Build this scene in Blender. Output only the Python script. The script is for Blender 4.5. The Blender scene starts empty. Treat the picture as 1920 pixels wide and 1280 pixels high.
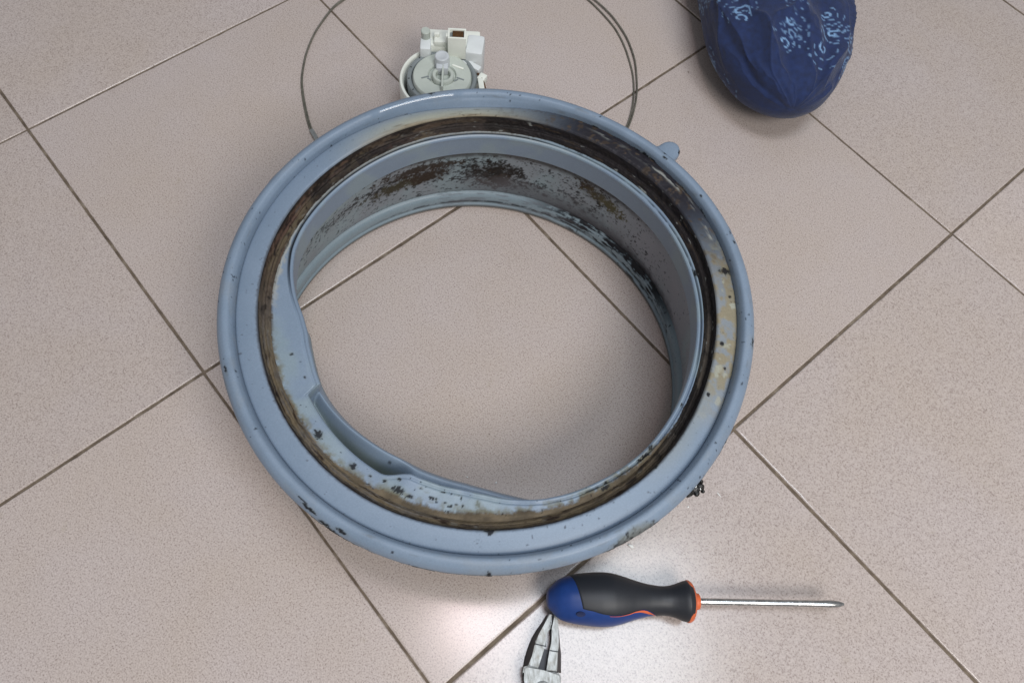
import bpy, bmesh, math, random
import numpy as np
from mathutils import Matrix, Vector

S = bpy.context.scene
COL = S.collection
rad = math.radians
rng = np.random.default_rng(7)
random.seed(7)

# ------------------------------------------------------------------ camera
cd = bpy.data.cameras.new('camera')
cam = bpy.data.objects.new('camera', cd)
COL.objects.link(cam)
Rm = ((0.9979246301320628, -0.026175096958657662, -0.05883278741184919),
      (0.0, 0.9136547601225395, -0.4064910568574065),
      (0.06439279909633597, 0.4056474375664637, 0.911758588564002))
cam.matrix_world = Matrix.Translation((-0.015325, -0.236753, 0.568039)) @ Matrix(Rm).to_4x4()
cd.lens = 26.4487
cd.sensor_width = 36.0
cd.clip_start = 0.01
cd.clip_end = 50
S.camera = cam

# ------------------------------------------------------------------ world, lamps, exposure
W = bpy.data.worlds.new('World')
S.world = W
W.use_nodes = True
bg = W.node_tree.nodes['Background']
bg.inputs[0].default_value = (0.95, 0.96, 1.0, 1)
bg.inputs[1].default_value = 0.27

def area(name, loc, target, size, power, col, sy=None):
    l = bpy.data.lights.new(name, 'AREA')
    l.energy = power
    l.color = col
    if sy:
        l.shape = 'RECTANGLE'; l.size = size; l.size_y = sy
    else:
        l.shape = 'DISK'; l.size = size
    o = bpy.data.objects.new(name, l)
    COL.objects.link(o)
    o.location = loc
    d = Vector(target) - Vector(loc)
    o.rotation_euler = d.to_track_quat('-Z', 'Y').to_euler()
    return o

area('ceiling_lamp', (0.018, -0.05, 2.40), (0.018, -0.05, 0.0), 0.20, 3.4, (1.0, 0.80, 0.82))
area('ceiling_panel_lamp', (0.45, -0.09, 2.40), (0.45, -0.09, 0.0), 0.84, 20.5, (0.80, 0.90, 1.0), 0.62)
area('soft_fill_light', (0.60, -0.95, 1.40), (0.0, 0.0, 0.0), 0.75, 18.0, (1.0, 0.965, 0.925), 0.60)  # soft fill light added from the front right, its source unseen

S.view_settings.view_transform = 'Standard'
S.view_settings.look = 'None'
S.view_settings.exposure = 0.07
S.view_settings.gamma = 1.0

# ------------------------------------------------------------------ numpy noise
def _h(ix, iy, iz, seed):
    n = (ix * 73856093) ^ (iy * 19349663) ^ (iz * 83492791) ^ (seed * 2654435)
    n = n & 0x7fffffff
    n = (n ^ (n >> 13)) * 1274126177 & 0x7fffffff
    n = (n ^ (n >> 16)) * 668265263 & 0x7fffffff
    return ((n ^ (n >> 15)) & 0xffff) / 65535.0

def vnoise(P, seed=0):
    F = np.floor(P).astype(np.int64)
    f = P - F
    f = f * f * (3 - 2 * f)
    r = 0
    for dx in (0, 1):
        wx = f[..., 0] if dx else 1 - f[..., 0]
        for dy in (0, 1):
            wy = f[..., 1] if dy else 1 - f[..., 1]
            for dz in (0, 1):
                wz = f[..., 2] if dz else 1 - f[..., 2]
                r = r + wx * wy * wz * _h(F[..., 0] + dx, F[..., 1] + dy, F[..., 2] + dz, seed)
    return r

def fbm(P, octv=4, seed=0, gain=0.5):
    a, s, t = 1.0, 0.0, 0.0
    for k in range(octv):
        s = s + a * vnoise(P, seed + k * 17)
        t += a
        a *= gain
        P = P * 2.03 + 11.3
    return s / t

def sm(e0, e1, x):
    t = np.clip((x - e0) / (e1 - e0), 0, 1)
    return t * t * (3 - 2 * t)

# ------------------------------------------------------------------ materials
class NT:
    def __init__(self, name):
        self.m = bpy.data.materials.new(name)
        self.m.use_nodes = True
        self.t = self.m.node_tree
        self.b = self.t.nodes['Principled BSDF']
    def n(self, typ, **kw):
        x = self.t.nodes.new(typ)
        for k, v in kw.items():
            if hasattr(x, k):
                setattr(x, k, v)
            else:
                x.inputs[k].default_value = v
        return x
    def l(self, a, b):
        self.t.links.new(a, b)
    def set(self, **kw):
        for k, v in kw.items():
            self.b.inputs[k.replace('_', ' ')].default_value = v
    def noise(self, scale, detail=3, rough=0.5, vec=None):
        x = self.n('ShaderNodeTexNoise')
        x.inputs['Scale'].default_value = scale
        x.inputs['Detail'].default_value = detail
        x.inputs['Roughness'].default_value = rough
        if vec is not None:
            self.l(vec, x.inputs['Vector'])
        return x.outputs['Fac']
    def ramp(self, fac, stops):
        x = self.n('ShaderNodeValToRGB')
        e = x.color_ramp.elements
        while len(e) < len(stops):
            e.new(0.5)
        for el, (p, c) in zip(e, stops):
            el.position = p
            el.color = (*c, 1) if len(c) == 3 else c
        self.l(fac, x.inputs['Fac'])
        return x.outputs['Color']
    def mix(self, fac, a, b, mode='MIX'):
        x = self.n('ShaderNodeMix', data_type='RGBA', blend_type=mode)
        for v, i in ((fac, 0), (a, 6), (b, 7)):
            if isinstance(v, (int, float)):
                x.inputs[i].default_value = v
            elif isinstance(v, tuple):
                x.inputs[i].default_value = (*v, 1)
            else:
                self.l(v, x.inputs[i])
        return x.outputs[2]
    def bump(self, h, strength, dist):
        x = self.n('ShaderNodeBump')
        x.inputs['Strength'].default_value = strength
        x.inputs['Distance'].default_value = dist
        self.l(h, x.inputs['Height'])
        self.l(x.outputs[0], self.b.inputs['Normal'])

def plain(name, col, rough=0.5, metal=0.0, var=0.15, nscale=120, bump=0.05, bdist=0.0005, **kw):
    t = NT(name)
    tc = t.n('ShaderNodeTexCoord').outputs['Object']
    f = t.noise(nscale, 4, 0.6, tc)
    lo = tuple(max(0, c * (1 - var)) for c in col)
    hi = tuple(min(1, c * (1 + var)) for c in col)
    t.l(t.ramp(f, [(0.3, lo), (0.7, hi)]), t.b.inputs['Base Color'])
    r = t.n('ShaderNodeMapRange')
    r.inputs['To Min'].default_value = max(0.02, rough - 0.07)
    r.inputs['To Max'].default_value = min(1, rough + 0.07)
    t.l(f, r.inputs['Value'])
    t.l(r.outputs[0], t.b.inputs['Roughness'])
    t.set(Metallic=metal, **kw)
    if bump:
        t.bump(f, bump, bdist)
    return t.m

def stained(name, rough_clean=0.42, rough_dirty=0.33, bump=0.12):
    """vertex attribute 'stain': rgb = pigment of rubber, dirt and painted crease shade, alpha = dirt thickness"""
    t = NT(name)
    a = t.n('ShaderNodeAttribute', attribute_name='stain')
    tc = t.n('ShaderNodeTexCoord').outputs['Object']
    f = t.noise(900, 3, 0.6, tc)
    f2 = t.noise(45, 4, 0.6, tc)
    c = t.mix(1.0, a.outputs['Color'], t.ramp(f, [(0.25, (0.86, 0.86, 0.86)), (0.75, (1.0, 1.0, 1.0))]), 'MULTIPLY')
    c = t.mix(1.0, c, t.ramp(f2, [(0.3, (0.90, 0.92, 0.93)), (0.7, (1.0, 1.0, 1.0))]), 'MULTIPLY')
    t.l(c, t.b.inputs['Base Color'])
    dirty = 0.62
    rg = t.ramp(a.outputs['Alpha'], [(0.0, (rough_clean,) * 3), (0.30, (dirty,) * 3), (0.86, (dirty,) * 3), (0.97, (rough_dirty,) * 3)])
    sg = t.ramp(a.outputs['Alpha'], [(0.0, (0.45,) * 3), (0.30, (0.16,) * 3), (0.86, (0.16,) * 3), (0.97, (0.60,) * 3)])
    t.l(sg, t.b.inputs['Specular IOR Level'])
    r2 = t.n('ShaderNodeMath', operation='MULTIPLY_ADD')
    t.l(f2, r2.inputs[0]); r2.inputs[1].default_value = 0.16
    r3 = t.n('ShaderNodeMath', operation='SUBTRACT')
    t.l(rg, r2.inputs[2]); t.l(r2.outputs[0], r3.inputs[0]); r3.inputs[1].default_value = 0.08
    t.l(r3.outputs[0], t.b.inputs['Roughness'])
    t.bump(f, bump, 0.0004)
    return t.m

M_rubber = stained('grey_blue_rubber')
M_rubber_gloss = stained('glossy_grey_blue_rubber', 0.45, 0.10, 0.05)

# ceramic tile
t = NT('ceramic_tile')
tc = t.n('ShaderNodeTexCoord').outputs['Object']
oi = t.n('ShaderNodeObjectInfo')
sh = t.n('ShaderNodeVectorMath', operation='ADD')
rv = t.n('ShaderNodeVectorMath', operation='SCALE')
t.l(oi.outputs['Location'], rv.inputs[0]); rv.inputs['Scale'].default_value = 7.3
t.l(tc, sh.inputs[0]); t.l(rv.outputs[0], sh.inputs[1])
v = sh.outputs[0]
f1 = t.noise(860, 2, 0.55, v)
f2 = t.noise(1300, 2, 0.5, v)
f3 = t.noise(7, 4, 0.6, v)
f4 = t.noise(60, 3, 0.6, v)
spk = t.ramp(f1, [(0.27, (0.275, 0.224, 0.208)), (0.46, (0.462, 0.399, 0.373)), (0.72, (0.552, 0.486, 0.458))])
spk = t.mix(t.ramp(f2, [(0.26, (1, 1, 1)), (0.36, (0, 0, 0))]), spk, (0.21, 0.155, 0.145))
spk = t.mix(1.0, spk, t.ramp(f3, [(0.35, (0.97, 0.95, 0.90)), (0.65, (1.0, 1.0, 1.0))]), 'MULTIPLY')
spk = t.mix(t.ramp(f4, [(0.66, (0, 0, 0)), (0.80, (0.35, 0.35, 0.35))]), spk, (0.36, 0.31, 0.23))
f5 = t.noise(16, 6, 0.75, v)
spk = t.mix(t.ramp(f5, [(0.60, (0, 0, 0)), (0.78, (0.30, 0.30, 0.30))]), spk, (0.30, 0.245, 0.205))
f6 = t.noise(150, 2, 0.5, v)
spk = t.mix(t.ramp(f6, [(0.785, (0, 0, 0)), (0.81, (0.75, 0.75, 0.75))]), spk, (0.13, 0.095, 0.08))
tone = t.n('ShaderNodeMapRange'); tone.inputs['To Min'].default_value = 0.955; tone.inputs['To Max'].default_value = 1.03
t.l(oi.outputs['Random'], tone.inputs['Value'])
spk = t.mix(1.0, spk, tone.outputs[0], 'MULTIPLY')
t.l(spk, t.b.inputs['Base Color'])
rr = t.n('ShaderNodeMapRange'); rr.inputs['To Min'].default_value = 0.15; rr.inputs['To Max'].default_value = 0.21
t.l(f3, rr.inputs['Value']); t.l(rr.outputs[0], t.b.inputs['Roughness'])
t.set(**{'Specular IOR Level': 0.5})
t.bump(f1, 0.10, 0.00020)
M_tile = t.m

# grout
t = NT('dark_grout')
tc = t.n('ShaderNodeTexCoord').outputs['Object']
g = t.noise(90, 5, 0.7, tc)
t.l(t.ramp(g, [(0.3, (0.070, 0.050, 0.034)), (0.55, (0.15, 0.115, 0.082)), (0.8, (0.27, 0.23, 0.18))]), t.b.inputs['Base Color'])
t.set(Roughness=0.9)
t.bump(g, 0.6, 0.001)
M_grout = t.m

M_white = plain('ivory_plastic', (0.76, 0.78, 0.71), 0.40, var=0.06, nscale=60)
M_bwhite = plain('cool_white_plastic', (0.66, 0.69, 0.69), 0.42, var=0.06, nscale=60)
M_trans = plain('milky_plastic', (0.47, 0.51, 0.46), 0.33, var=0.08, nscale=70)
M_boss = plain('translucent_grey_plastic', (0.50, 0.53, 0.55), 0.35, var=0.08, nscale=70)
M_greyp = plain('grey_plastic', (0.20, 0.225, 0.23), 0.5, var=0.12, nscale=70)
M_copper = plain('brown_contact', (0.10, 0.045, 0.014), 0.45, 0.4, var=0.4, nscale=500)
M_blackp = plain('black_plastic', (0.012, 0.012, 0.014), 0.5)
M_wire = plain('dull_steel_wire', (0.20, 0.19, 0.155), 0.42, 0.6, var=0.3, nscale=160)
M_lug = plain('grey_spring_steel', (0.30, 0.31, 0.30), 0.4, 0.6, var=0.3, nscale=200)
M_grip = plain('charcoal_soft_grip', (0.014, 0.016, 0.021), 0.50, var=0.2, nscale=1500, bump=0.12, bdist=0.0003)
M_blue = plain('blue_handle_plastic', (0.008, 0.040, 0.185), 0.42, var=0.12, nscale=90)
M_dblue = plain('dark_blue_recess', (0.004, 0.012, 0.06), 0.6)
M_orange = plain('orange_plastic', (0.62, 0.125, 0.040), 0.45, var=0.12, nscale=120)
M_chrome = plain('chrome_shaft', (0.52, 0.52, 0.51), 0.26, 1.0, var=0.25, nscale=340, bump=0.15)
M_oxide = plain('black_oxide_steel', (0.010, 0.010, 0.016), 0.42, 0.2, var=0.4, nscale=300)
t = NT('worn_steel')
tc = t.n('ShaderNodeTexCoord').outputs['Object']
mp = t.n('ShaderNodeMapping'); mp.inputs['Scale'].default_value = (1, 0.3, 1); mp.inputs['Rotation'].default_value = (0, 0, 0.3)
t.l(tc, mp.inputs['Vector'])
a = t.noise(420, 5, 0.7, mp.outputs[0]); b = t.noise(110, 4, 0.65, tc)
c = t.ramp(a, [(0.28, (0.12, 0.115, 0.10)), (0.50, (0.30, 0.31, 0.30)), (0.75, (0.48, 0.50, 0.50))])
c = t.mix(t.ramp(b, [(0.55, (0, 0, 0)), (0.72, (0.8, 0.8, 0.8))]), c, (0.20, 0.185, 0.155))
t.l(c, t.b.inputs['Base Color'])
t.set(Metallic=0.35, Roughness=0.42)
t.bump(a, 0.3, 0.0004)
M_steel = t.m
M_gunk = plain('black_mould_gunk', (0.010, 0.010, 0.010), 0.30, var=0.7, nscale=700, bump=0.6, bdist=0.001)
M_crumb = plain('white_flake', (0.75, 0.75, 0.72), 0.5, var=0.1)

# ------------------------------------------------------------------ object helpers
def tag(o, label=None, cat=None, group=None, kind=None):
    if label: o['label'] = label
    if cat: o['category'] = cat
    if group: o['group'] = group
    if kind: o['kind'] = kind
    return o

def link(name, me, parent=None):
    o = bpy.data.objects.new(name, me)
    COL.objects.link(o)
    if parent is not None:
        o.parent = parent
    return o

def empty(name, loc, label, cat, group=None):
    o = bpy.data.objects.new(name, None)
    COL.objects.link(o)
    o.location = loc
    o.empty_display_size = 0.02
    return tag(o, label, cat, group)

def from_bm(name, bm, mat, parent=None, smooth=True, off=(0, 0, 0), ang=35):
    bmesh.ops.translate(bm, verts=bm.verts, vec=Vector([-x for x in off]))
    bmesh.ops.recalc_face_normals(bm, faces=bm.faces)
    me = bpy.data.meshes.new(name)
    bm.to_mesh(me); bm.free()
    for m in (mat if isinstance(mat, (list, tuple)) else [mat]):
        me.materials.append(m)
    if smooth:
        me.shade_smooth() if hasattr(me, 'shade_smooth') else None
        me.set_sharp_from_angle(angle=rad(ang))
    return link(name, me, parent)

def rbox(bm, c, s, bev=0.001, rz=0.0, seg=2):
    r = bmesh.ops.create_cube(bm, size=1)
    vs = r['verts']
    bmesh.ops.scale(bm, verts=vs, vec=s)
    if bev:
        ed = list({e for v in vs for e in v.link_edges})
        q = bmesh.ops.bevel(bm, geom=ed, offset=bev, segments=seg, affect='EDGES', profile=0.6)
        vs = list({v for f in q['faces'] for v in f.verts} | {v for v in vs if v.is_valid})
    bmesh.ops.rotate(bm, verts=vs, cent=(0, 0, 0), matrix=Matrix.Rotation(rz, 3, 'Z'))
    bmesh.ops.translate(bm, verts=vs, vec=c)
    return vs

def lathe(bm, prof, c=(0, 0, 0), n=64, a0=0.0, a1=2 * math.pi, axis='Z', mod=None):
    full = abs(a1 - a0 - 2 * math.pi) < 1e-6
    k = n if full else n + 1
    rows = []
    for (r, h) in prof:
        row = []
        for i in range(k):
            a = a0 + (a1 - a0) * i / n
            q = r * (mod(a, h) if mod else 1)
            p = (q * math.cos(a), q * math.sin(a), h) if axis == 'Z' else (h, q * math.cos(a), q * math.sin(a))
            row.append(bm.verts.new(Vector(p) + Vector(c)))
        rows.append(row)
    for j in range(len(rows) - 1):
        for i in range(n):
            i2 = (i + 1) % k
            bm.faces.new((rows[j][i], rows[j][i2], rows[j + 1][i2], rows[j + 1][i]))
    return rows

def cap(bm, row, flip=False):
    try:
        bm.faces.new(row[::-1] if flip else row)
    except ValueError:
        pass

def tube(bm, pts, r, n=10, closed=False, rfun=None):
    pts = [Vector(p) for p in pts]
    N = len(pts)
    rows = []
    up = Vector((0, 0, 1))
    for i, p in enumerate(pts):
        a = pts[(i - 1) % N] if closed else pts[max(i - 1, 0)]
        b = pts[(i + 1) % N] if closed else pts[min(i + 1, N - 1)]
        d = (b - a).normalized()
        s = d.cross(up)
        if s.length < 1e-5:
            s = Vector((1, 0, 0))
        s.normalize()
        u = s.cross(d)
        rr = rfun(i / (N - 1)) if rfun else r
        rows.append([bm.verts.new(p + s * rr * math.cos(2 * math.pi * k / n) + u * rr * math.sin(2 * math.pi * k / n)) for k in range(n)])
    for i in range(N if closed else N - 1):
        A, B = rows[i], rows[(i + 1) % N]
        for k in range(n):
            bm.faces.new((A[k], A[(k + 1) % n], B[(k + 1) % n], B[k]))
    if not closed:
        cap(bm, rows[0]); cap(bm, rows[-1], True)

def catmull(pts, n):
    P = np.array(pts, float)
    d = np.r_[0, np.cumsum(np.linalg.norm(np.diff(P[:, :2], axis=0), axis=1))]
    Q = np.vstack([2 * P[0] - P[1], P, 2 * P[-1] - P[-2]])
    out = []
    for x in np.linspace(0, d[-1], n):
        i = min(max(np.searchsorted(d, x, 'right') - 1, 0), len(P) - 2)
        t = (x - d[i]) / (d[i + 1] - d[i])
        p0, p1, p2, p3 = Q[i], Q[i + 1], Q[i + 2], Q[i + 3]
        # monotone-ish tension
        m1, m2 = 0.4 * (p2 - p0), 0.4 * (p3 - p1)
        out.append((2 * t**3 - 3 * t**2 + 1) * p1 + (t**3 - 2 * t**2 + t) * m1 + (-2 * t**3 + 3 * t**2) * p2 + (t**3 - t**2) * m2)
    return np.array(out)

# ------------------------------------------------------------------ floor: grout bed and square tiles laid diagonally
TILE, GAP = 0.300, 0.0021
TA = rad(-50.0827)
TO = Vector((0.0070, 0.1748, 0))

bm = bmesh.new()
g = 1.75
n = 24
vs = [[bm.verts.new((-g + 2 * g * i / n, -g + 2 * g * j / n, -0.0008)) for j in range(n + 1)] for i in range(n + 1)]
for i in range(n):
    for j in range(n):
        bm.faces.new((vs[i][j], vs[i + 1][j], vs[i + 1][j + 1], vs[i][j + 1]))
floor = from_bm('floor', bm, M_grout, smooth=False)
floor.rotation_euler = (0, 0, TA)
tag(floor, 'pinkish beige speckled floor tiles laid diagonally with dark grout', kind='structure')

bm = bmesh.new()
h = TILE / 2 - GAP / 2
NE = 48
def edge_loop(ins, z, wob):
    row = []
    for sd_ in range(4):
        for k in range(NE):
            x = -1 + 2 * k / NE
            p = {0: (x, -1), 1: (1, x), 2: (-x, 1), 3: (-1, -x)}[sd_]
            q = h - ins
            c_ = 1 - abs(x) ** 8
            w_ = (fbm(np.array([[p[0] * 9 + 3, p[1] * 9 + 7, 1.5]]), 3, 4)[0] - .5) * wob * c_
            chip = max(0, fbm(np.array([[p[0] * 26, p[1] * 26, 4.5]]), 2, 6)[0] - .66) * wob * 4 * c_
            nx, ny = ((0, -1), (1, 0), (0, 1), (-1, 0))[sd_]
            row.append(bm.verts.new((p[0] * q + nx * (w_ - chip), p[1] * q + ny * (w_ - chip), z)))
    return row
rings = [edge_loop(.0013, 0.0, .0012), edge_loop(.0007, -.00010, .0009), edge_loop(.0003, -.00032, .0006), edge_loop(0, -.0009, .0004), edge_loop(0, -.006, .0004)]
bm.faces.new(rings[0])
for a, b in zip(rings, rings[1:]):
    n4 = 4 * NE
    for i in range(n4):
        bm.faces.new((a[i], b[i], b[(i + 1) % n4], a[(i + 1) % n4]))
bmesh.ops.recalc_face_normals(bm, faces=bm.faces)
me_tile = bpy.data.meshes.new('tile')
bm.to_mesh(me_tile); bm.free()
me_tile.materials.append(M_tile)
me_tile.shade_smooth()
me_tile.polygons[0].use_smooth = False
for i in range(-6, 5):
    for j in range(-5, 6):
        o = bpy.data.objects.new('tile', me_tile)
        COL.objects.link(o)
        o.parent = floor
        ca, sa = math.cos(-TA), math.sin(-TA)
        # tile corners sit on TO; cell (i, j)
        ox, oy = ca * TO.x - sa * TO.y, sa * TO.x + ca * TO.y
        jx, jy = random.uniform(-.0004, .0004), random.uniform(-.0004, .0004)
        o.location = (ox + (i + 0.5) * TILE + jx, oy + (j + 0.5) * TILE + jy, random.uniform(-0.00015, 0.00015))
        o.rotation_euler = (random.uniform(-.0006, .0006), random.uniform(-.0006, .0006), random.uniform(-.0008, .0008))

# ------------------------------------------------------------------ door gasket
GZ = empty('door_gasket', (0, 0, 0), 'large round grey-blue rubber door gasket stained with black and brown mould', 'gasket')

NA = 1500
AZ = np.arange(NA) * 360.0 / NA
AR = np.radians(AZ)

def tab(pts):
    """periodic smooth table of azimuth -> value"""
    pts = sorted(pts)
    x = np.array([p[0] for p in pts], float); y = np.array([p[1] for p in pts], float)
    x = np.r_[x[-2:] - 360, x, x[:2] + 360]; y = np.r_[y[-2:], y, y[:2]]
    f = np.interp(AZ, x, y)
    k = np.hanning(25); k /= k.sum()
    return np.convolve(np.r_[f[-40:], f, f[:40]], k, 'same')[40:-40]

# inner edge of the lip: full width lobe on the near left, with a notch cut in it
RL = tab([(0, .1449), (30, .1442), (60, .1440), (90, .1440), (120, .1442), (150, .1440), (158, .1438), (165, .1424), (172, .1386), (179, .1338),
          (186, .1283), (192, .1260), (200, .1260), (207, .1274), (214, .1290), (222, .1295), (232, .1285), (240, .1290), (246, .1297), (252, .1300), (258, .1307),
          (263, .1307), (268, .1322), (276, .1358), (282, .1385), (290, .1408), (300, .1416), (315, .1440), (330, .1447), (345, .1450)])
wv_ = fbm(np.stack([np.cos(AR) * 5.5, np.sin(AR) * 5.5, 0 * AR + 2.2], -1), 3, 66) - .5
RL = RL + .0022 * wv_ * sm(183, 195, AZ) * (1 - sm(285, 305, AZ))
DIP = sm(209.3, 211.0, AZ) * (1 - sm(240.5, 249.0, AZ))            # the notch
RLn = RL + DIP * (0.1374 - RL)
BUL = sm(168, 190, AZ) * (1 - sm(282, 306, AZ))                      # where the inner collar bulges inwards
RB = tab([(160, .1500), (172, .1340), (180, .1295), (187, .1278), (195, .1272), (201, .1274), (207, .1278), (213, .1268), (220, .1250), (232, .1217),
          (244, .1195), (254, .1205), (263, .1221), (270, .1252), (277, .1302), (284, .1368), (292, .1425), (300, .1490), (0, .1500), (80, .15)])
OFF = np.array([-0.0078, -0.0128])                                   # the soft lower collar sits a little off axis
SQ = 1.0 - 0.125 * sm(195, 235, AZ) * (1 - sm(305, 345, AZ))         # and is squeezed on the near side

def warp(az_r, k):
    return (0.0006 * np.sin(3 * az_r + 0.4 + k) + 0.0005 * np.sin(5 * az_r + 1.7 * k))

BASE = np.array([0.212, 0.276, 0.362])

class Strip:
    """a ring-shaped strip of the moulding, from a profile of (r, z, w) where w is the share of the lower collar's offset"""
    def __init__(self, R, Z, Wt):
        # arrays (n profile, NA)
        Wt = np.broadcast_to(Wt, R.shape)
        sq = 1 + (SQ[None, :] - 1) * np.clip(Wt, 0, 1)
        R = R * sq + warp(AR, 0)[None, :] * (1 - 0.4 * Wt)
        Z = Z + (0.0007 * np.sin(2 * AR + 0.8) + 0.0005 * np.sin(4 * AR))[None, :] * np.clip(Z / 0.1, 0, 1)
        self.R, self.Z = R, Z
        self.P = np.stack([R * np.cos(AR) + OFF[0] * Wt, R * np.sin(AR) + OFF[1] * Wt, Z], -1)
        self.n = R.shape[0]
        d = np.linalg.norm(np.diff(self.P, axis=0), axis=-1)
        self.s = np.vstack([np.zeros((1, NA)), np.cumsum(d, 0)])      # metres along the profile
        self.u = self.s / self.s[-1:]
        self.az = np.broadcast_to(AZ, R.shape)
        self.col = np.broadcast_to(BASE, R.shape + (3,)).copy()
        self.dirt = np.zeros(R.shape)
        self.lift = np.zeros(R.shape)
    def mix(self, c, m, dirt=1.0, lift=0.0):
        m = np.clip(m, 0, 1)
        c = np.asarray(c)
        if c.ndim == 1:
            c = c[None, None, :]
        self.col = self.col * (1 - m[..., None]) + c * m[..., None]
        self.dirt = np.maximum(self.dirt * (1 - m * (dirt < 0.01)), m * dirt)
        self.lift += m * lift
    def noise(self, scale, octv=4, seed=0, along=1.0, gain=0.5):
        """noise in cells of 1/scale m; along > 1 stretches it along the ring"""
        q = np.stack([np.cos(AR)[None, :] * 0.16 * scale / along + 0 * self.R,
                      np.sin(AR)[None, :] * 0.16 * scale / along + 0 * self.R, self.s * scale], -1)
        return fbm(q, octv, seed, gain)
    def near(self, a, w):
        d = np.abs((self.az - a + 180) % 360 - 180)
        return np.clip(1 - d / w, 0, 1)
    def build(self, name, mat, label=None, flip=False):
        P = self.P
        if self.lift.any():
            dv = np.gradient(P, axis=0)
            du = np.roll(P, -1, 1) - np.roll(P, 1, 1)
            N = np.cross(du, dv)
            N /= np.linalg.norm(N, axis=-1, keepdims=True) + 1e-12
            if flip: N = -N
            fade = np.minimum(1, np.minimum(self.u, 1 - self.u) * 12)
            P = P + N * (self.lift * fade)[..., None]
        n = self.n
        co = P.reshape(-1, 3)
        i = np.arange(n - 1)[:, None] * NA
        j = np.arange(NA)[None, :]
        j2 = (j + 1) % NA
        q = np.stack([i + j, i + j2, i + NA + j2, i + NA + j], -1).reshape(-1, 4)
        if flip: q = q[:, ::-1]
        me = bpy.data.meshes.new(name)
        me.vertices.add(len(co)); me.vertices.foreach_set('co', co.ravel())
        me.loops.add(q.size); me.loops.foreach_set('vertex_index', q.ravel())
        me.polygons.add(len(q))
        me.polygons.foreach_set('loop_start', np.arange(len(q)) * 4)
        me.polygons.foreach_set('loop_total', np.full(len(q), 4))
        me.update(calc_edges=True)
        me.shade_smooth()
        at = me.color_attributes.new('stain', 'FLOAT_COLOR', 'POINT')
        rgba = np.concatenate([np.clip(self.col, 0.004, 1), np.clip(self.dirt, 0, 1)[..., None]], -1)
        at.data.foreach_set('color', rgba.astype(np.float32).ravel())
        me.materials.append(mat)
        o = link(name, me, GZ)
        if label: o['label'] = label
        return o

def const_strip(pts, n, cr=None):
    c = catmull(pts, n)
    one = np.ones(NA)[None, :]
    return Strip(c[:, 0:1] * one + (CR[None, :] * cr[:, None] if cr is not None else 0), c[:, 1:2] * one, c[:, 2:3] * one if c.shape[1] > 2 else np.zeros((n, 1)))

BLACK = np.array([0.010, 0.010, 0.013]); DBROWN = np.array([0.036, 0.024, 0.017]); BROWN = np.array([0.085, 0.058, 0.036])
TAN = np.array([0.24, 0.185, 0.115]); CREAM = np.array([0.37, 0.37, 0.30]); YELL = np.array([0.26, 0.20, 0.09])
OLIVE = np.array([0.10, 0.10, 0.055]); GREYP = np.array([0.240, 0.236, 0.265]); GREEN = np.array([0.265, 0.335, 0.350]); PALE = np.array([0.46, 0.47, 0.44])

def bump_az(st, lo, hi, soft=8):
    a = st.az
    if lo > hi:
        a = np.where(a < 180, a + 360, a); hi += 360
    return sm(lo - soft, lo + soft, a) * (1 - sm(hi - soft, hi + soft, a))

# --- outer bead (with the hidden underside turning in to the wall)
CR = tab([(0, 0), (20, .0006), (35, .001), (50, .0015), (62, .0015), (74, .0004), (82, -.0020), (90, -.0042), (97, -.0046), (105, -.0030), (114, -.0008), (122, .0006), (132, .0018), (150, .001), (180, 0), (300, 0)])
bead = [(.1700, .0985, 0), (.1742, .0990, 0), (.1780, .1000, 0), (.1808, .1030, 0), (.1823, .1065, 0), (.1822, .1105, 0), (.1802, .1140, 0), (.1772, .1162, 0), (.1740, .1160, 0), (.1719, .1128, 0), (.1710, .1070, 0), (.1708, .1045, 0)]
st = const_strip(bead, 56, np.r_[np.zeros(44), np.linspace(0, 1, 12)])
fine = st.noise(900, 3, 3); mid = st.noise(260, 4, 5); big = st.noise(60, 3, 9)
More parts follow.
